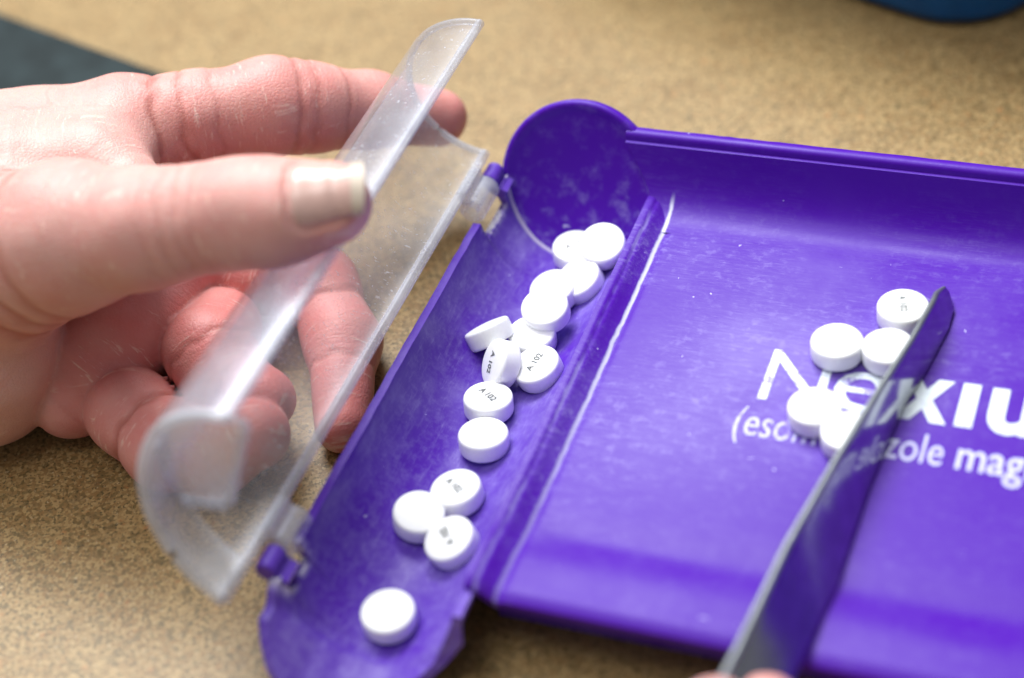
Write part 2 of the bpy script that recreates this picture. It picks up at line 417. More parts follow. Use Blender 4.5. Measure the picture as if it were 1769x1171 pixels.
def build_ridge_end():
    us = [15.7, 15.9, 16.3, 16.8, 17.2, 17.5, 17.8, 18.1, 18.5, 19, 19.5, 20, 20.4, 20.8, 21.1, 21.4]
    vs = list(np.linspace(36.1, 44.5, 8)) + [45.4, 46.1, 46.6]
    drop = lambda v: 2.6 * max(0.0, (v - 44.0) / 2.6) ** 2
    top = [[(u, v, bed_z(u, v) + 0.012 - drop(v)) for u in us] for v in vs]
    off = [[(u, v, BED - 1.5) for u in us] for v in vs]
    slab_from_grid("ridge_end", top, off, MBED, tray, 50)
build_ridge_end()
def build_far_wall():
    P = []
    for i in range(15):                                        # concave fillet out of the bed
        t = i / 14; P.append((36.0 + 13.4 * t, BED + 0.01 + 12.2 * t ** 3.2))
    top_v, top_z = P[-1]
    P += [(top_v + 0.7, 26.3), (top_v + 0.95, 27.2), (top_v + 1.25, 27.75), (top_v + 1.8, 28.0), (top_v + 3.2, 28.0), (top_v + 3.75, 27.7), (top_v + 3.95, 27.0), (top_v + 3.9, 24), (top_v + 3.5, 16), (top_v + 3.2, 9), (top_v + 3.0, 1.0)]
    back = [(v + 0.0, z - 1.8) for v, z in P[:12]]
    n = 60; V = []
    m = len(P)
    for i in range(n):
        for v, z in P:
            ul = 15.9 if z < 17 else 15.9 + (9.6 - 15.9) * min(1, (z - 17) / 9.5)
            if v > top_v + 3: ul = 9.6
            u = ul + (U1 - ul) * (i / (n - 1)) ** 1.3
            dz = rng.uniform(-0.12, 0.03) if (27.5 < z and v > top_v + 3) else 0
            V.append((u * 1e-3, v * 1e-3, (z + dz + (bed_z(max(u, 24), 36.0) - BED) * max(0, 1 - (z - BED) / 4)) * 1e-3))
    F = grid_faces(n, m)
    o = mesh("far_wall", V, F, MBED, tray, True, 60); recalc(o)
    return o
build_far_wall()
def build_right_wall():
    P = [(U1 - 1, 1.0), (U1 - 1, 26), (U1 - 0.4, 28), (U1 + 2, 28), (U1 + 2.6, 27), (U1 + 3.4, 1.0)]
    fn = [lambda a, b, v=v: (a, v, b) for v in np.linspace(-66, 53, 8)]
    sweep_poly("right_wall", P, fn, MRIM, tray)
build_right_wall()

# hinge lugs moulded on the tray (pin sockets)
HU, HZ = -19.6, 17.6
def cyl_v(name, u, z, r, v0, v1, mat, parent, hole=0.0, web=None, n=28):
    V, F = [], []
    ring = [(math.cos(2 * math.pi * i / n), math.sin(2 * math.pi * i / n)) for i in range(n)]
    prof = [(hole, v0), (r - 0.35, v0), (r, v0 + 0.35), (r, v1 - 0.35), (r - 0.35, v1), (hole, v1)]
    for rr, v in prof:
        rr = max(rr, 0.02)
        for c, s in ring: V.append(((u + rr * c) * 1e-3, v * 1e-3, (z + rr * s) * 1e-3))
    F = grid_faces(len(prof), n, True)
    F += [tuple(((len(prof) - 1) * n + i, (len(prof) - 1) * n + (i + 1) % n, (i + 1) % n, i)) for i in range(n)]
    if web:
        b = len(V); (ua, za), (ub, zb), th = web
        d = Vector((ub - ua, zb - za)); d.normalize(); p = Vector((-d.y, d.x)) * th / 2
        for v in (v0 + 0.3, v1 - 0.3):
            for q in (Vector((ua, za)) + p, Vector((ub, zb)) + p, Vector((ub, zb)) - p, Vector((ua, za)) - p):
                V.append((q.x * 1e-3, v * 1e-3, q.y * 1e-3))
        F += [(b, b + 1, b + 2, b + 3), (b + 7, b + 6, b + 5, b + 4)] + [(b + i, b + 4 + i, b + 4 + (i + 1) % 4, b + (i + 1) % 4) for i in range(4)]
    o = mesh(name, V, F, mat, parent, True, 40); recalc(o); return o
cyl_v("hinge_lug", HU, HZ, 2.05, 40.6, 45.9, MRIM, tray, 0, ((HU, HZ - 1.2), (-16.2, 14.5), 2.6))
cyl_v("hinge_lug", HU, HZ, 2.05, -72.8, -67.4, MRIM, tray, 0, ((HU, HZ - 1.2), (-16.2, 14.5), 2.6))

# ---- printed lettering on the bed
def letter(txt, u_0, u_1, v_0, v_1, mat, bold=0.0, name="letter", shear=0.0):
    v, f = text_mesh(txt, bold)
    lo, hi = v[:, :2].min(0), v[:, :2].max(0)
    U = u_0 + (v[:, 0] - lo[0]) / (hi[0] - lo[0]) * (u_1 - u_0)
    Vv = v_0 + (v[:, 1] - lo[1]) / (hi[1] - lo[1]) * (v_1 - v_0)
    U = U + shear * (Vv - v_0)
    Z = np.array([bed_z(a, b) + 0.06 for a, b in zip(U, Vv)])
    return mesh(name, np.stack([U, Vv, Z], 1) * 1e-3, f, mat, bed, False)
letter("N", 52.6, 64.6, -8.0, 6.0, MPRINT, 0.0)
letter("e", 66.0, 75.8, -7.6, 3.2, MPRINT, 0.0)
letter("x", 78.0, 87.6, -7.4, 4.2, MPRINT, 0.03)
letter("l", 89.0, 92.2, -7.2, 4.3, MPRINT, 0.03)
letter("u", 94.4, 103.4, -7.6, 4.2, MPRINT, 0.03)
letter("m", 106.0, 121.0, -7.4, 4.4, MPRINT, 0.03)
letter("(esomeprazole", 50.2, 88.6, -20.2, -10.4, MPRINT2, 0.0, "printed_word")
letter("magnesium)", 91.0, 126.0, -20.2, -10.2, MPRINT2, 0.012, "printed_word")

# ================================================================== clear lid (hinged part of the tray)
LU, LZ, LR = -19.4, 38.9, 17.0
A0, A1 = math.radians(263), math.radians(84)
def lid_end(a):
    t = (a - A1) / (A0 - A1)                                    # 0 at the free edge, 1 at the hinge edge
    return -72.0 - 1.0 * t - 10.5 * max(0, (t - 0.3) / 0.7) ** 1.1
def lid_pt(a, v, r): return (LU + r * math.cos(a), v, LZ + r * math.sin(a))
def build_lid():
    na = 44; top, off = [], []
    for t in np.linspace(0, 1, 40):
        R, Q = [], []
        for i in range(na):
            a = A0 + (A1 - A0) * i / (na - 1); v = 45.5 + (lid_end(a) - 45.5) * t
            R.append(lid_pt(a, v, LR - 0.8)); Q.append(lid_pt(a, v, LR + 0.8))
        top.append(R); off.append(Q)
    lid = slab_from_grid("lid", top, off, MCLR, tray, 40)
    lid['label'] = "clear scratched half-round lid swung open on its hinge"
    # solid beads along both long edges and round the pouring end
    def bead(name, path, r, mat=MFROST, sq=1.0):
        V, F = [], []; n = 10; P = [Vector(p) for p in path]
        for i, p in enumerate(P):
            t = (P[min(i + 1, len(P) - 1)] - P[max(i - 1, 0)]).normalized()
            a = t.orthogonal().normalized() if abs(t.y) < 0.5 else Vector((1, 0, 0)).cross(t).normalized()
            b = t.cross(a).normalized()
            for j in range(n):
                q = p + a * r * math.cos(2 * math.pi * j / n) + b * r * sq * math.sin(2 * math.pi * j / n); V.append(q * 1e-3)
        F = grid_faces(len(P), n, True) + [tuple(range(n)), tuple(reversed(range((len(P) - 1) * n, len(P) * n)))]
        o = mesh(name, V, F, mat, lid, True, 60); recalc(o); return o
    bead("edge_bead", [lid_pt(A0, v, LR) for v in np.linspace(45.5, lid_end(A0), 30)], 1.15)
    bead("edge_bead", [lid_pt(A1, v, LR) for v in np.linspace(45.5, lid_end(A1), 30)], 1.0)
    bead("end_bead", [lid_pt(a, lid_end(a), LR) for a in np.linspace(A0, A1, 40)], 1.0)
    bead("end_bead", [lid_pt(a, 45.5, LR) for a in np.linspace(A0, A1, 40)], 0.75)
    # frosted lip behind the pouring end
    tp, of = [], []
    for t in np.linspace(0, 1, 6):
        R, Q = [], []
        for a in np.linspace(A0, math.radians(150), 30):
            w = 9.0; v = lid_end(a) + w * t
            R.append(lid_pt(a, v, LR - 1.6 + 0.7 * t)); Q.append(lid_pt(a, v, LR - 0.85))
        tp.append(R); of.append(Q)
    slab_from_grid("pouring_lip", tp, of, MPLATE, lid, 40)
    # partial end plate
    arc = [(LU + (LR - 0.9) * math.cos(a), LZ + (LR - 0.9) * math.sin(a)) for a in np.linspace(math.radians(86), math.radians(207), 26)]
    poly = arc + [(-24.2, 33.0), (-23.0, 34.4), (-15.2, 53.6)]
    fn = [lambda a, b, v=v: (a, v, b) for v in (-71.2, -69.6)]
    sweep_poly("end_plate", poly, fn, MPLATE, lid, 40)
    pl = [(-32.5, 31.5), (-24.2, 32.6), (-22.6, 34.6), (-15.0, 53.8), (-16.0, 55.0)]
    bead("plate_bead", [(a, -71.4, b) for a, b in pl], 1.0)
    for v0, v1 in ((30.6, 39.9), (-66.8, -58.6)):
        cyl_v("hinge_barrel", HU, HZ, 3.0, v0, v1, MFROST, lid, 1.3, ((HU - 1.0, HZ + 1.5), (-21.5, 22.4), 2.4))
    return lid
lid = build_lid()

# ================================================================== tablets
PR, PHALF = 5.0, 1.92                                         # radius, half height of the straight side
def dome(r): return PHALF + 0.50 * (1 - (r / PR) ** 2)
def pill_mesh():
    prof = [(0.0, dome(0))] + [(r, dome(r)) for r in (1.2, 2.4, 3.4, 4.1, 4.5)] + [(4.68, PHALF + 0.02), (4.84, PHALF - 0.13), (4.95, PHALF - 0.34), (5.0, PHALF - 0.62)]
    prof = prof + [(r, -h) for r, h in reversed(prof)]
    n = 40; V, F = [], []
    for r, h in prof[1:-1]:
        for i in range(n):
            a = 2 * math.pi * i / n; V.append((r * math.cos(a) * 1e-3, r * math.sin(a) * 1e-3, h * 1e-3))
    F = grid_faces(len(prof) - 2, n, True)
    t = len(V); V.append((0, 0, dome(0) * 1e-3)); V.append((0, 0, -dome(0) * 1e-3))
    L = (len(prof) - 3) * n
    for i in range(n):
        F.append((i, (i + 1) % n, t)); F.append((L + (i + 1) % n, L + i, t + 1))
    o = mesh("tablet_src", V, F, MPILL, None, True); recalc(o); me = o.data; bpy.data.objects.remove(o); me.name = "tablet"; return me
PILL = pill_mesh()
tv, tf = text_mesh("A 102", 0.022)
lo, hi = tv[:, :2].min(0), tv[:, :2].max(0)
TW = 4.7
tx = (tv[:, 0] - (lo[0] + hi[0]) / 2) / (hi[0] - lo[0]) * TW
ty = (tv[:, 1] - (lo[1] + hi[1]) / 2) / (hi[1] - lo[1]) * 1.5
tz = np.array([dome(math.hypot(a, b)) + 0.085 for a, b in zip(tx, ty)])
INK = bpy.data.meshes.new("imprint"); INK.from_pydata([tuple(p) for p in np.stack([tx, ty, tz], 1) * 1e-3], [], tf); INK.materials.append(MINK)

def trough_floor(u): return TC_Z - math.sqrt(max(TR ** 2 - (u - TC_U) ** 2, 0.01))
GRP = "white round tablets in the tray"
def pill(px, py, zc, nr, label, ink=None):
    """centre pixel, centre height (mm), face normal in the camera axes (right, up, towards)"""
    uu, vv = uv_z(px, py, zc)
    o = bpy.data.objects.new("tablet", PILL); COL.objects.link(o)
    nw = Vector((0, 0, 1)) if nr is None else Vector(tuple(CR * nr[0] + CU * nr[1] - fwd * nr[2])).normalized()
    q = nw.to_track_quat('Z', 'Y')
    p = TU * uu * 1e-3 + TV * vv * 1e-3
    o.location = (p[0], p[1], zc * 1e-3); o.rotation_mode = 'QUATERNION'
    if ink is not None:
        # turn the tablet about its own axis until the print runs as in the picture
        ex = q @ Vector((1, 0, 0)); ey = q @ Vector((0, 1, 0))
        def scr(w): w = np.array(w); return np.array([w @ CR, w @ CU])
        want = np.array([math.cos(math.radians(ink)), math.sin(math.radians(ink))])
        best = max(range(360), key=lambda k: (lambda s: (s @ want) / (np.linalg.norm(s) + 1e-9))(scr(ex * math.cos(math.radians(k)) + ey * math.sin(math.radians(k)))))
        from mathutils import Quaternion
        q = q @ Quaternion((0, 0, 1), math.radians(best))
        c = bpy.data.objects.new("imprint", INK); COL.objects.link(c); c.parent = o
    o.rotation_quaternion = q
    tag(o, label, "tablet", GRP); return o

pill(995, 435, 5.2, (-.1,.68,.72), "white tablet with faint print half hidden under the tablet at the round end wall", 20)
pill(1042, 426, 9.4, (-.22,.46,.86), "white tablet leaning on the trough wall beside the round end wall")
pill(1003, 487, 5.6, (-.45,.55,.70), "plain white tablet between the end wall pair and the stacked pair")
pill(957, 505, 5.2, (-.3,.62,.73), "lower white tablet of the overlapping stacked pair in the trough")
pill(943, 537, 8.4, (-.2,.57,.80), "upper white tablet lying over the edge of another in the trough")
pill(846, 577, 6.6, (-.43,.9,.10), "white tablet tipped up on its edge against the trough's hinge side")
pill(920, 584, 4.9, (-.12,.70,.70), "plain white tablet ringed by three tilted ones in the trough")
pill(866, 629, 6.8, (-.87,.2,.46), "white tablet standing on edge with its print facing the hinge", 255)
pill(930, 638, 5.8, (-.36,.64,.68), "white tablet with clear A 102 print touching the one on edge", 52)
pill(844, 697, 4.9, (-.05,.80,.60), "white tablet with A 102 print directly above a plain one, trough centre", -38)
pill(836, 760, 4.7, (-.08,.80,.60), "plain white tablet touching the printed one in mid trough")
pill(790, 853, 4.9, (-.22,.75,.63), "printed white tablet at the head of the group of three", -38)
pill(724, 893, 5.1, (.05,.66,.75), "plain white tablet in the group of three tablets")
pill(781, 938, 5.6, (-.40,.60,.69), "printed white tablet nearest the bed in the group of three", 125)
pill(672, 1065, 4.9, (-.1,.70,.71), "single white tablet lying alone near the pouring end")
pill(1560, 540, BED + 2.35, None, "white tablet with print beside the tip of the spatula", 265)
pill(1446, 600, BED + 2.35, None, "plain white tablet on the bed above the lettering, clear of the spatula")
pill(1535, 609, BED + 2.35, None, "plain white tablet against the spatula between two others")
pill(1408, 713, BED + 2.35, None, "plain white tablet lying on the foot of the letter N")
pill(1466, 756, BED + 2.35, None, "plain white tablet half covered by the spatula below the letter e")

# ================================================================== spatula
MSTEEL = mat_plain("brushed_steel", (0.36, 0.36, 0.39), 0.13, metal=1.0, bumpscale=300, bs=0.05, var=0.1)
MSTEELE = mat_plain("steel_edge", (0.27, 0.29, 0.30), 0.48, metal=0.85, bumpscale=300, bs=0.05, var=0.1)
def build_spatula():
    root = empty("spatula", tuple((TU * 75 + TV * -60) * 1e-3 + np.array([0, 0, BED * 1e-3])), YAW)
    tag(root, "thin grey metal pill spatula leaning over the tablets on the bed", "spatula")
    O = np.array([75, -60, BED])
    # stations: bottom edge (u,v,z) and top edge (u,v,z)
    st = [((81.6, 27.6, 15.4), (81.0, 27.4, 16.4)), ((83.4, 23.6, 14.6), (80.4, 22.6, 19.0)), ((83.3, 18, 14.35), (80.6, 16.5, 21.8)), ((81.6, 6, 14.3), (78.8, 4, 22.6)), ((79.4, -4, 14.3), (76.6, -8, 23.6)),
          ((77.6, -25, 14.6), (72.9, -30, 25.0)), ((76.9, -45, 15.2), (69.4, -52, 25.6)), ((75.6, -64, 16.4), (67.2, -74, 25.8)), ((74.6, -85, 20), (66, -92, 29)), ((73, -120, 28), (65, -125, 37)), ((71, -160, 40), (64, -163, 48))]
    top, off = [], []
    for b, t in st:
        b = np.array(b); t = np.array(t); w = t - b
        n = np.cross(w, [0, 1, 0.0]); n = n / np.linalg.norm(n)
        if n[0] < 0: n = -n
        L, Rr = [], []
        for s in np.linspace(0, 1, 7):
            L.append(tuple(b + w * s + n * 0.45 - O)); Rr.append(tuple(b + w * s - n * 0.45 - O))
        top.append(L); off.append(Rr)
    o = slab_from_grid("blade", top, off, MSTEEL, root, 40); bevel(o, 0.0002, 2)
    # thickened back edge
    V = []; n = 8
    P = [np.array(t) - O for _, t in st]
    for i, p in enumerate(P):
        r = 0.55 + 0.35 * i / len(P)
        if i == 0: r = 0.45
        for j in range(n):
            a = 2 * math.pi * j / n; V.append((p + np.array([math.cos(a) * r, 0, math.sin(a) * r])) * 1e-3)
    e = mesh("back_edge", V, grid_faces(len(P), n, True) + [tuple(range(n)), tuple(reversed(range((len(P) - 1) * n, len(P) * n)))], MSTEELE, root, True, 60); recalc(e)
build_spatula()

# ================================================================== hands: distance field -> one continuous mesh
def node(x, y, t, r): return np.append(at_t(x, y, t) * 1e3, r * t / FPX * 1e3)
def smin(a, b, k):
    h = np.clip(0.5 + 0.5 * (b - a) / k, 0, 1); return b * (1 - h) + a * h - k * h * (1 - h)
def chain_sdf(P, nodes, k):
    """returns distance, axial coordinate (mm) along the chain"""
    d = None; s = np.zeros(len(P), np.float32); L = 0.0; best = None
    for a, b in zip(nodes[:-1], nodes[1:]):
        ab = (b - a)[:3]; l2 = float(ab @ ab); l = math.sqrt(l2)
        pa = P - a[:3].astype(np.float32)
        h = np.clip(pa @ ab.astype(np.float32) / l2, 0, 1)
        di = np.linalg.norm(pa - h[:, None] * ab.astype(np.float32), axis=1) - (a[3] + h * (b[3] - a[3]))
        if d is None: d = di; best = di.copy(); s = L + h * l
        else:
            m = di < best; s = np.where(m, L + h * l, s); best = np.minimum(best, di); d = smin(d, di, k)
        L += l
    return d.astype(np.float32), s.astype(np.float32)
def arc_pos(nodes):
    L = [0.0]
    for a, b in zip(nodes[:-1], nodes[1:]): L.append(L[-1] + float(np.linalg.norm((b - a)[:3])))
    return L

def surface_nets(f, lo, hi, h, chunk=400000):
    n = np.ceil((hi - lo) / h).astype(int) + 1
    ax = [lo[i] + h * np.arange(n[i]) for i in range(3)]
    # coarse pass first, so that only blocks near the surface are filled
    D = np.full(n, 99.0, np.float32); B = 8
    cs = [np.arange(0, n[i], B) for i in range(3)]
    G = np.stack(np.meshgrid(*[ax[i][np.minimum(cs[i] + B // 2, n[i] - 1)] for i in range(3)], indexing='ij'), -1).reshape(-1, 3).astype(np.float32)
    dc = f(G)[0].reshape(len(cs[0]), len(cs[1]), len(cs[2]))
    D = np.repeat(np.repeat(np.repeat(dc, B, 0), B, 1), B, 2)[:n[0], :n[1], :n[2]].astype(np.float32).copy()
    near = np.repeat(np.repeat(np.repeat(np.abs(dc) < h * B * 1.15 + 2.5, B, 0), B, 1), B, 2)[:n[0], :n[1], :n[2]]
    idx = np.argwhere(near)
    for i in range(0, len(idx), chunk):
        q = idx[i:i + chunk]; P = np.stack([ax[k][q[:, k]] for k in range(3)], 1).astype(np.float32)
        D[q[:, 0], q[:, 1], q[:, 2]] = f(P)[0]
    ins = D < 0
    c = np.zeros(n - 1, np.int8)
    for a in (0, 1):
        for b in (0, 1):
            for e in (0, 1):
                c += ins[a:n[0] - 1 + a, b:n[1] - 1 + b, e:n[2] - 1 + e]
    act = (c > 0) & (c < 8); ids = np.full(act.shape, -1, np.int64); cells = np.argwhere(act); ids[act] = np.arange(len(cells))
    acc = np.zeros((len(cells), 3)); cnt = np.zeros(len(cells))
    cor = [(a, b, e) for a in (0, 1) for b in (0, 1) for e in (0, 1)]
    for p in cor:
        for k in range(3):
            if p[k]: continue
            q = list(p); q[k] = 1
            d0 = D[cells[:, 0] + p[0], cells[:, 1] + p[1], cells[:, 2] + p[2]]; d1 = D[cells[:, 0] + q[0], cells[:, 1] + q[1], cells[:, 2] + q[2]]
            m = (d0 < 0) != (d1 < 0); t = np.where(m, d0 / np.where(m, d0 - d1, 1), 0)
            pt = np.array(p, float)[None, :].repeat(len(cells), 0); pt[:, k] += t
            acc[m] += pt[m]; cnt[m] += 1
    V = lo + h * (cells + acc / cnt[:, None])
    F = []
    for k in range(3):
        a, b = [(1, 2), (2, 0), (0, 1)][k]
        sl0 = [slice(1, n[i] - 1) for i in range(3)]; sl0[k] = slice(0, n[k] - 1)
        sl1 = list(sl0); sl1[k] = slice(1, n[k])
        i0, i1 = ins[tuple(sl0)], ins[tuple(sl1)]
        e = np.argwhere(i0 != i1)
        off = np.array([1, 1, 1]); off[k] = 0; e = e + off
        flip = ins[e[:, 0], e[:, 1], e[:, 2]]
        def cid(da, db):
            q = e.copy(); q[:, a] -= da; q[:, b] -= db; return ids[q[:, 0], q[:, 1], q[:, 2]]
        quad = np.stack([cid(1, 1), cid(0, 1), cid(0, 0), cid(1, 0)], 1)
        quad[~flip] = quad[~flip][:, ::-1]; F.append(quad)
    F = np.concatenate(F); F = F[(F >= 0).all(1)]
    return V, F
def hand_object(name, f, lo, hi, h):
    V, F = surface_nets(f, np.array(lo), np.array(hi), h)
    d, s, red, cre = f(V.astype(np.float32))
    # pull vertices onto the field once more (keeps creases crisp)
    eps = 0.15; g = np.stack([f((V + np.eye(3)[k] * eps).astype(np.float32))[0] - f((V - np.eye(3)[k] * eps).astype(np.float32))[0] for k in range(3)], 1) / (2 * eps)
    gl = np.maximum(np.linalg.norm(g, axis=1, keepdims=True), 0.3)
    V = V - np.clip(d, -0.2, 0.2)[:, None] * g / gl ** 2 * 0.8
    base = np.array([V[:, 0].mean(), V[:, 1].mean(), 0.0])
    me = bpy.data.meshes.new(name); me.vertices.add(len(V)); me.vertices.foreach_set('co', ((V - base) * 1e-3).astype(np.float32).ravel())
    me.loops.add(len(F) * 4); me.loops.foreach_set('vertex_index', F.astype(np.int32).ravel())
    me.polygons.add(len(F)); me.polygons.foreach_set('loop_start', np.arange(0, len(F) * 4, 4, dtype=np.int32)); me.polygons.foreach_set('loop_total', np.full(len(F), 4, np.int32))
    me.update(calc_edges=True); me.validate(); me.shade_smooth(); me.materials.append(MSKIN)
    for nm, arr in (('axial', s), ('red', red), ('crease', cre)):
        at = me.attributes.new(nm, 'FLOAT', 'POINT'); at.data.foreach_set('value', arr.astype(np.float32))
    o = bpy.data.objects.new(name, me); COL.objects.link(o); o.location = base * 1e-3
    return o

# --- the hand that holds the lid open
N = lambda L: [node(*q) for q in L]
CH = {
 'arm':    N([(-420, 470, .405, 190), (-150, 400, .398, 175), (0, 330, .393, 136), (90, 292, .393, 118)]),
 'arm2':   N([(-420, 560, .400, 180), (-150, 570, .387, 150), (-30, 610, .376, 112), (-25, 655, .381, 104)]),
 'index':  N([(60, 285, .392, 112), (215, 222, .391, 86), (330, 206, .392, 75), (470, 184, .395, 79), (545, 186, .399, 69), (640, 190, .406, 60), (757, 203, .414, 50)]),
 'thumb':  N([(-60, 470, .366, 165), (120, 408, .349, 126), (250, 394, .340, 98), (335, 380, .336, 86), (418, 367, .333, 87), (485, 367, .331, 82), (572, 352, .3285, 71)]),
 'web':    N([(50, 320, .377, 115), (165, 300, .377, 88), (225, 325, .370, 60)]),
 'palm':   N([(305, 470, .388, 72), (225, 570, .384, 90), (150, 655, .382, 82), (114, 698, .380, 50)]),
 'palm2':  N([(60, 420, .398, 110), (150, 530, .400, 90)]),
 'middle': N([(250, 400, .394, 70), (430, 470, .396, 66), (548, 494, .395, 66), (592, 590, .386, 62), (592, 735, .370, 49)]),
 'ring':   N([(330, 540, .392, 52), (385, 565, .385, 60), (362, 606, .377, 74), (405, 685, .371, 72), (452, 690, .366, 60)]),
 'pinky':  N([(175, 700, .383, 50), (228, 712, .374, 72), (290, 768, .368, 74), (368, 785, .363, 68), (440, 750, .360, 62)]),
}
CREASE = {}   # chain -> [(arc position, depth, width)]
def mk(ch, frac_list):
    L = arc_pos(CH[ch]); CREASE[ch] = [(L[i] + (L[i + 1] - L[i]) * fr, dep, w) for i, fr, dep, w in frac_list]
mk('index', [(1, 0.55, 0.5, 0.9), (1, 0.95, 0.45, 0.7), (2, 0.3, 0.25, 0.5), (3, 0.35, 0.30, 1.0), (3, 0.75, 0.22, 0.8), (4, 0.3, 0.25, 0.5), (5, 0.2, 0.35, 0.6)])
mk('thumb', [(0, 0.5, 0.5, 1.6), (0, 0.68, 0.45, 1.3), (0, 0.86, 0.4, 1.4), (2, 0.5, 0.12, 0.9), (2, 0.85, 0.18, 0.7), (3, 0.1, 0.18, 0.7), (3, 0.45, 0.14, 0.7)])
mk('pinky', [(0, 0.8, 0.2, 0.5), (1, 0.55, 0.6, 0.9), (2, 0.3, 0.25, 0.5), (2, 0.9, 0.4, 0.6)])
mk('ring', [(2, 0.2, 0.3, 0.6), (3, 0.5, 0.3, 0.6)])
mk('middle', [(1, 0.5, 0.3, 0.6), (2, 0.5, 0.4, 0.8), (3, 0.4, 0.35, 0.6)])
mk('palm', [(2, 0.2, 0.25, 0.9), (2, 0.75, 0.3, 0.7)])
REDV = {'arm': 0.18, 'arm2': 0.12, 'index': 0.55, 'thumb': 0.33, 'web': 0.25, 'palm': 0.8, 'palm2': 0.3, 'middle': 0.85, 'ring': 0.88, 'pinky': 0.72}
KC = {'index': 5, 'thumb': 5, 'middle': 4, 'ring': 4, 'pinky': 4, 'palm': 8, 'palm2': 8, 'arm': 14, 'arm2': 14, 'web': 6}
def wob(P): return (np.sin(P[:, 0] * 0.9 + P[:, 2] * 0.7) + np.sin(P[:, 1] * 1.1 - P[:, 2] * 0.5 + 1.3)) * 0.35
def nail_frame():
    tip, prev = CH['thumb'][-1], CH['thumb'][-2]; ax = (tip - prev)[:3]; ax = ax / np.linalg.norm(ax)
    nn = CU * 0.34 - fwd * 0.94; nn = nn - ax * (nn @ ax); nn /= np.linalg.norm(nn)
    return tip, ax, nn, np.cross(ax, nn)
def hand_sdf(P):
    w = wob(P); dd = {}; ss = {}; cc = {}
    for c, nd in CH.items():
        d, s = chain_sdf(P, nd, KC[c]); g = np.zeros(len(P), np.float32)
        for s0, dep, wd in CREASE.get(c, ()):
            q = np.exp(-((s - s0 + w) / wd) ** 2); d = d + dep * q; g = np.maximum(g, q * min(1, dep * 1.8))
        dd[c], ss[c], cc[c] = d, s, g
    d = smin(dd['arm'], dd['arm2'], 12.0); d = smin(d, dd['palm2'], 8.0); d = smin(d, dd['web'], 8.0)
    d = smin(d, dd['index'], 8.0)
    d = smin(d, dd['thumb'], 7.0)
    # tendon-side skin folds where the thumb root meets the heel of the hand
    base_d = d
    fp = dd['palm']; fp = smin(fp, dd['middle'], 3.0)
    d = smin(d, fp, 1.2)
    d = smin(d, dd['pinky'], 0.5); d = smin(d, dd['ring'], 0.5)
    # fine unevenness of flesh
    d = d + 0.16 * np.sin(P[:, 0] * 0.33 + 1) * np.sin(P[:, 1] * 0.41) * np.sin(P[:, 2] * 0.37 + 2)
    tip, ax, nn, bb = nail_frame(); q = P - tip[:3].astype(np.float32)
    l = q @ ax; w = np.arctan2(q @ bb, q @ nn) * tip[3]; near = (np.abs(q).max(1) < 14) & (q @ nn > 0)
    ed = np.maximum(np.abs(w) - 6.6, -4.6 - l); cor = np.hypot(np.maximum(np.abs(w) - 3.6, 0), np.maximum(-1.6 - l, 0)) - 3.0
    ed = np.maximum(ed, cor)
    d = d + np.where(near & (l < 8), 0.55 * np.exp(-((ed - 0.35) / 0.55) ** 2) - 0.30 * np.exp(-((ed - 1.7) / 0.9) ** 2), 0)
    d = np.maximum(d, 0.15 - P[:, 2])
    keys = list(CH); A = np.stack([dd[c] for c in keys], 1); k = A.argmin(1)
    W_ = np.exp(-(A - A.min(1, keepdims=True)) / 2.5); W_ /= W_.sum(1, keepdims=True)
    red = W_ @ np.array([REDV[c] for c in keys]); s = np.stack([ss[c] for c in keys], 1)[np.arange(len(P)), k]
    g = np.stack([cc[c] for c in keys], 1)[np.arange(len(P)), k]
    # fingertips and knuckles are redder
    for c in ('index', 'middle', 'ring', 'pinky'):
        L = arc_pos(CH[c])[-1]; ki = keys.index(c); red = red + W_[:, ki] * 0.22 * np.clip((ss[c] - L * 0.75) / (L * 0.25), 0, 1)
    return d.astype(np.float32), s.astype(np.float32), red.astype(np.float32), g.astype(np.float32)
allN = np.concatenate([np.array(v) for v in CH.values()])
lo = (allN[:, :3] - allN[:, 3:]).min(0) - 3; hi = (allN[:, :3] + allN[:, 3:]).max(0) + 3
lo[2] = -1.5
hand = hand_object("hand", hand_sdf, lo, hi, 0.75)
tag(hand, "bare hand holding the clear lid open between thumb and index finger", "hand")

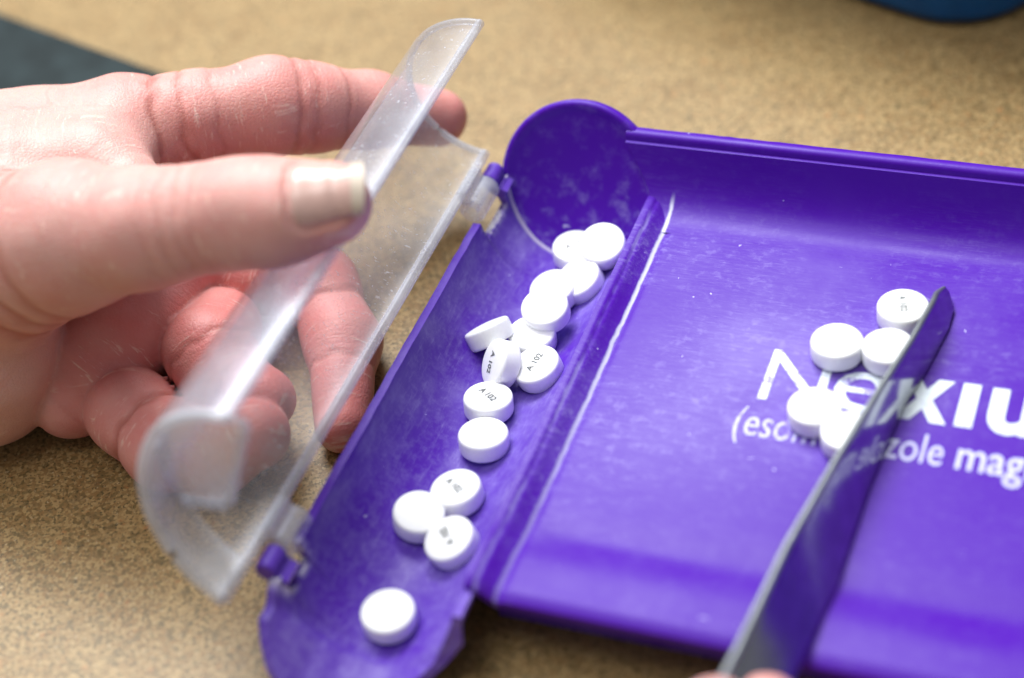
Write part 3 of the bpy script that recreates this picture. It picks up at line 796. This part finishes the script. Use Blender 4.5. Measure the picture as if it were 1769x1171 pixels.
# --- thumb nail
def project_out(f, c, dirs, r0=2.0, it=60):
    t = np.full(len(dirs), r0, np.float32)
    for _ in range(it):
        d = f((c + dirs * t[:, None]).astype(np.float32))[0]; t = t - np.clip(d, -0.6, 0.6) * 0.8
    return t
def nail(hand_o, f, tip, prev, normal, width, l_back, l_front, free, mats, name="nail"):
    ax = (tip - prev)[:3]; ax = ax / np.linalg.norm(ax); nn = normal - ax * (normal @ ax); nn /= np.linalg.norm(nn); bb = np.cross(ax, nn)
    nl, nw = 22, 19; base = np.array(hand_o.location) * 1e3
    rows = []
    for i in range(nl):
        t = i / (nl - 1); l = -l_back + (l_back + l_front) * t
        wdt = width * (1 - 0.30 * max(0, (0.22 - t) / 0.22) ** 2)          # rounded root
        th = np.linspace(-1, 1, nw) * wdt / 2
        ang = th / tip[3]
        dirs = nn[None, :] * np.cos(ang)[:, None] + bb[None, :] * np.sin(ang)[:, None]
        c = tip[:3] + ax * min(l, tip[3] * 0.45)
        r = project_out(f, c[None, :] + dirs * 0, dirs, tip[3])
        if l > tip[3] * 0.45: r = rows[-1][1]                                # free edge keeps going straight
        edge = np.abs(np.linspace(-1, 1, nw))
        lift = 0.32 * np.clip((1 - edge) / 0.25, -0.2, 1) * min(1, t / 0.12) - 0.10 * (t < 0.02)
        p = c[None, :] + dirs * (r + lift)[:, None]
        if l > tip[3] * 0.45: p = p + ax * (l - tip[3] * 0.45) * (1 - 0.25 * edge[:, None] ** 2)
        rows.append((p, r))
    R = [p for p, _ in rows]; k = int(nl * (1 - free))
    for nm, sub, mt, th in ((name, R[:k + 1], mats[0], 0.45), (name + "_tip", R[k:], mats[1], 0.55)):
        top = [[tuple(q - base) for q in r] for r in sub]; off = [[tuple(q - base - nn * th) for q in r] for r in sub]
        o = slab_from_grid(nm, top, off, mt, hand_o, 60)
        if nm == name: first = o
        else: o.parent = first
    return first
MNAIL = mat_plain("nail_plate", (0.60, 0.385, 0.335), 0.27, 0.6, 260, 0.06, var=0.07)
MNAILT = mat_plain("nail_free_edge", (0.60, 0.505, 0.41), 0.42, 0.5, 260, 0.06, var=0.08)
th = CH['thumb']
nrm = nail_frame()[2]
nail(hand, hand_sdf, th[-1], th[-2], nrm, 13.0, 4.6, 9.0, 0.20, (MNAIL, MNAILT), "thumb_nail")

# --- fingertips of the other hand on the spatula
C2 = {
 'index': N([(1324, 1234, .288, 70), (1352, 1330, .282, 84), (1420, 1480, .272, 92), (1500, 1640, .268, 105)]),
 'thumb': N([(1236, 1240, .280, 70), (1200, 1330, .272, 84), (1230, 1480, .265, 100), (1330, 1640, .262, 120)]),
 'middle': N([(1400, 1290, .292, 70), (1470, 1350, .290, 80), (1530, 1480, .284, 88), (1590, 1640, .276, 100)]),
 'ring': N([(1480, 1370, .294, 68), (1560, 1420, .292, 76), (1620, 1540, .288, 86), (1660, 1680, .280, 95)]),
 'little': N([(1570, 1440, .294, 60), (1640, 1490, .292, 68), (1690, 1590, .288, 76), (1720, 1700, .282, 84)]),
 'back': N([(1400, 1720, .262, 190), (1560, 1740, .268, 190), (1640, 1900, .262, 190)]),
}
def hand2_sdf(P):
    d = None; A = []; Sx = []
    for c, nd in C2.items():
        di, s = chain_sdf(P, nd, 4.0); A.append(di); Sx.append(s)
        d = di if d is None else smin(d, di, 6.0 if c == 'back' else 1.0)
    k = np.stack(A, 1).argmin(1); s = np.stack(Sx, 1)[np.arange(len(P)), k]
    red = np.where(s < 12, 0.38, 0.25)
    return d.astype(np.float32), s, red.astype(np.float32), np.zeros(len(P), np.float32)
a2 = np.concatenate([np.array(v) for v in C2.values()])
h2 = hand_object("hand", hand2_sdf, (a2[:, :3] - a2[:, 3:]).min(0) - 3, (a2[:, :3] + a2[:, 3:]).max(0) + 3, 1.1)
tag(h2, "fingertips of the other hand pinching the grey spatula", "hand")

# ================================================================== things behind
def build_mat():
    p0 = at_z(0, 20, 0.003)[:2]; p1 = at_z(300, 130, 0.003)[:2]
    d = (p1 - p0) / np.linalg.norm(p1 - p0); n = np.array([-0.69, -0.73]); n = n - d * (n @ d); n /= np.linalg.norm(n)
    a = p0 - d * 0.14; b = p1 + d * 0.035
    c = (a + b) / 2 + n * 0.038
    o = empty("counter_mat", (c[0], c[1], 0), math.atan2(d[1], d[0]))
    L = np.linalg.norm(b - a) * 1e3; H = 76.0
    def rr(w, h, r, z, k=8):
        P = []
        for cx, cy, s in ((w / 2 - r, h / 2 - r, 0), (-w / 2 + r, h / 2 - r, 90), (-w / 2 + r, -h / 2 + r, 180), (w / 2 - r, -h / 2 + r, 270)):
            for i in range(k + 1):
                t = math.radians(s + 90 * i / k); P.append((cx + r * math.cos(t), cy + r * math.sin(t), z))
        return P
    rings = [rr(L, H, 5, 0.02), rr(L, H, 5, 2.0), rr(L - 1.2, H - 1.2, 4.5, 2.8), rr(L - 5, H - 5, 4, 2.8), rr(L - 7, H - 7, 4, 2.2)]
    m = len(rings[0]); V = [tuple(c * 1e-3 for c in p) for r in rings for p in r]
    F = grid_faces(len(rings), m, True) + [tuple(range((len(rings) - 1) * m, len(rings) * m)), tuple(reversed(range(m)))]
    k = mat_plain("green_grey_rubber", (0.017, 0.027, 0.029), 0.75, 0.2, 90, 0.1, var=0.3)
    s = mesh("mat_sheet", V, F, k, o, True, 35); recalc(s)
    tag(o, "dark green-grey flat mat lying on the counter behind the hand", "mat")
build_mat()

def build_bin():
    c0 = at_z(1690, 47, 0.0)[:2]; e1 = at_z(1545, 0, 0.0)[:2]; e2 = at_z(1769, 18, 0.0)[:2]
    d1 = (e1 - c0) / np.linalg.norm(e1 - c0)
    ang = math.atan2(d1[1], d1[0]); d1 = np.array([math.cos(ang), math.sin(ang)]); d2 = np.array([math.sin(ang), -math.cos(ang)])
    if d2 @ (e2 - c0) < 0: d2 = -d2
    w, h, r = 150.0, 110.0, 22.0
    corner = c0 * 1e3 - (d1 + d2) * (r - r / math.sqrt(2)) * 1.0
    ctr = corner + d1 * w / 2 + d2 * h / 2
    o = empty("storage_bin", (ctr[0] * 1e-3, ctr[1] * 1e-3, 0), ang)
    def ring(gr, z, k=9):
        P = []
        for cx, cy, s in ((w / 2 - r, h / 2 - r, 0), (-w / 2 + r, h / 2 - r, 90), (-w / 2 + r, -h / 2 + r, 180), (w / 2 - r, -h / 2 + r, 270)):
            for i in range(k + 1):
                t = math.radians(s + 90 * i / k); P.append(((cx + (r + gr) * math.cos(t)), (cy + (r + gr) * math.sin(t)), z))
        return P
    prof = [(-6, 0.3), (-2.0, 0.8), (-0.6, 2.0), (0, 4), (4.5, 62), (7, 62.6), (7.4, 64), (6.8, 65), (3.6, 65), (2.6, 64), (-1.8, 6), (-6, 3.4)]
    R = [ring(g, z) for g, z in prof]; m = len(R[0])
    V = [tuple(c * 1e-3 for c in p) for q in R for p in q]
    F = grid_faces(len(R), m, True) + [tuple(reversed(range(m))), tuple(range((len(R) - 1) * m, len(R) * m))]
    k = mat_plain("blue_plastic", (0.004, 0.095, 0.29), 0.45, 0.3, 120, 0.05, var=0.1)
    s = mesh("shell", V, F, k, o, True, 50); recalc(s)
    tag(o, "blue plastic bin with rounded corners standing at the back of the counter", "bin")
build_bin()
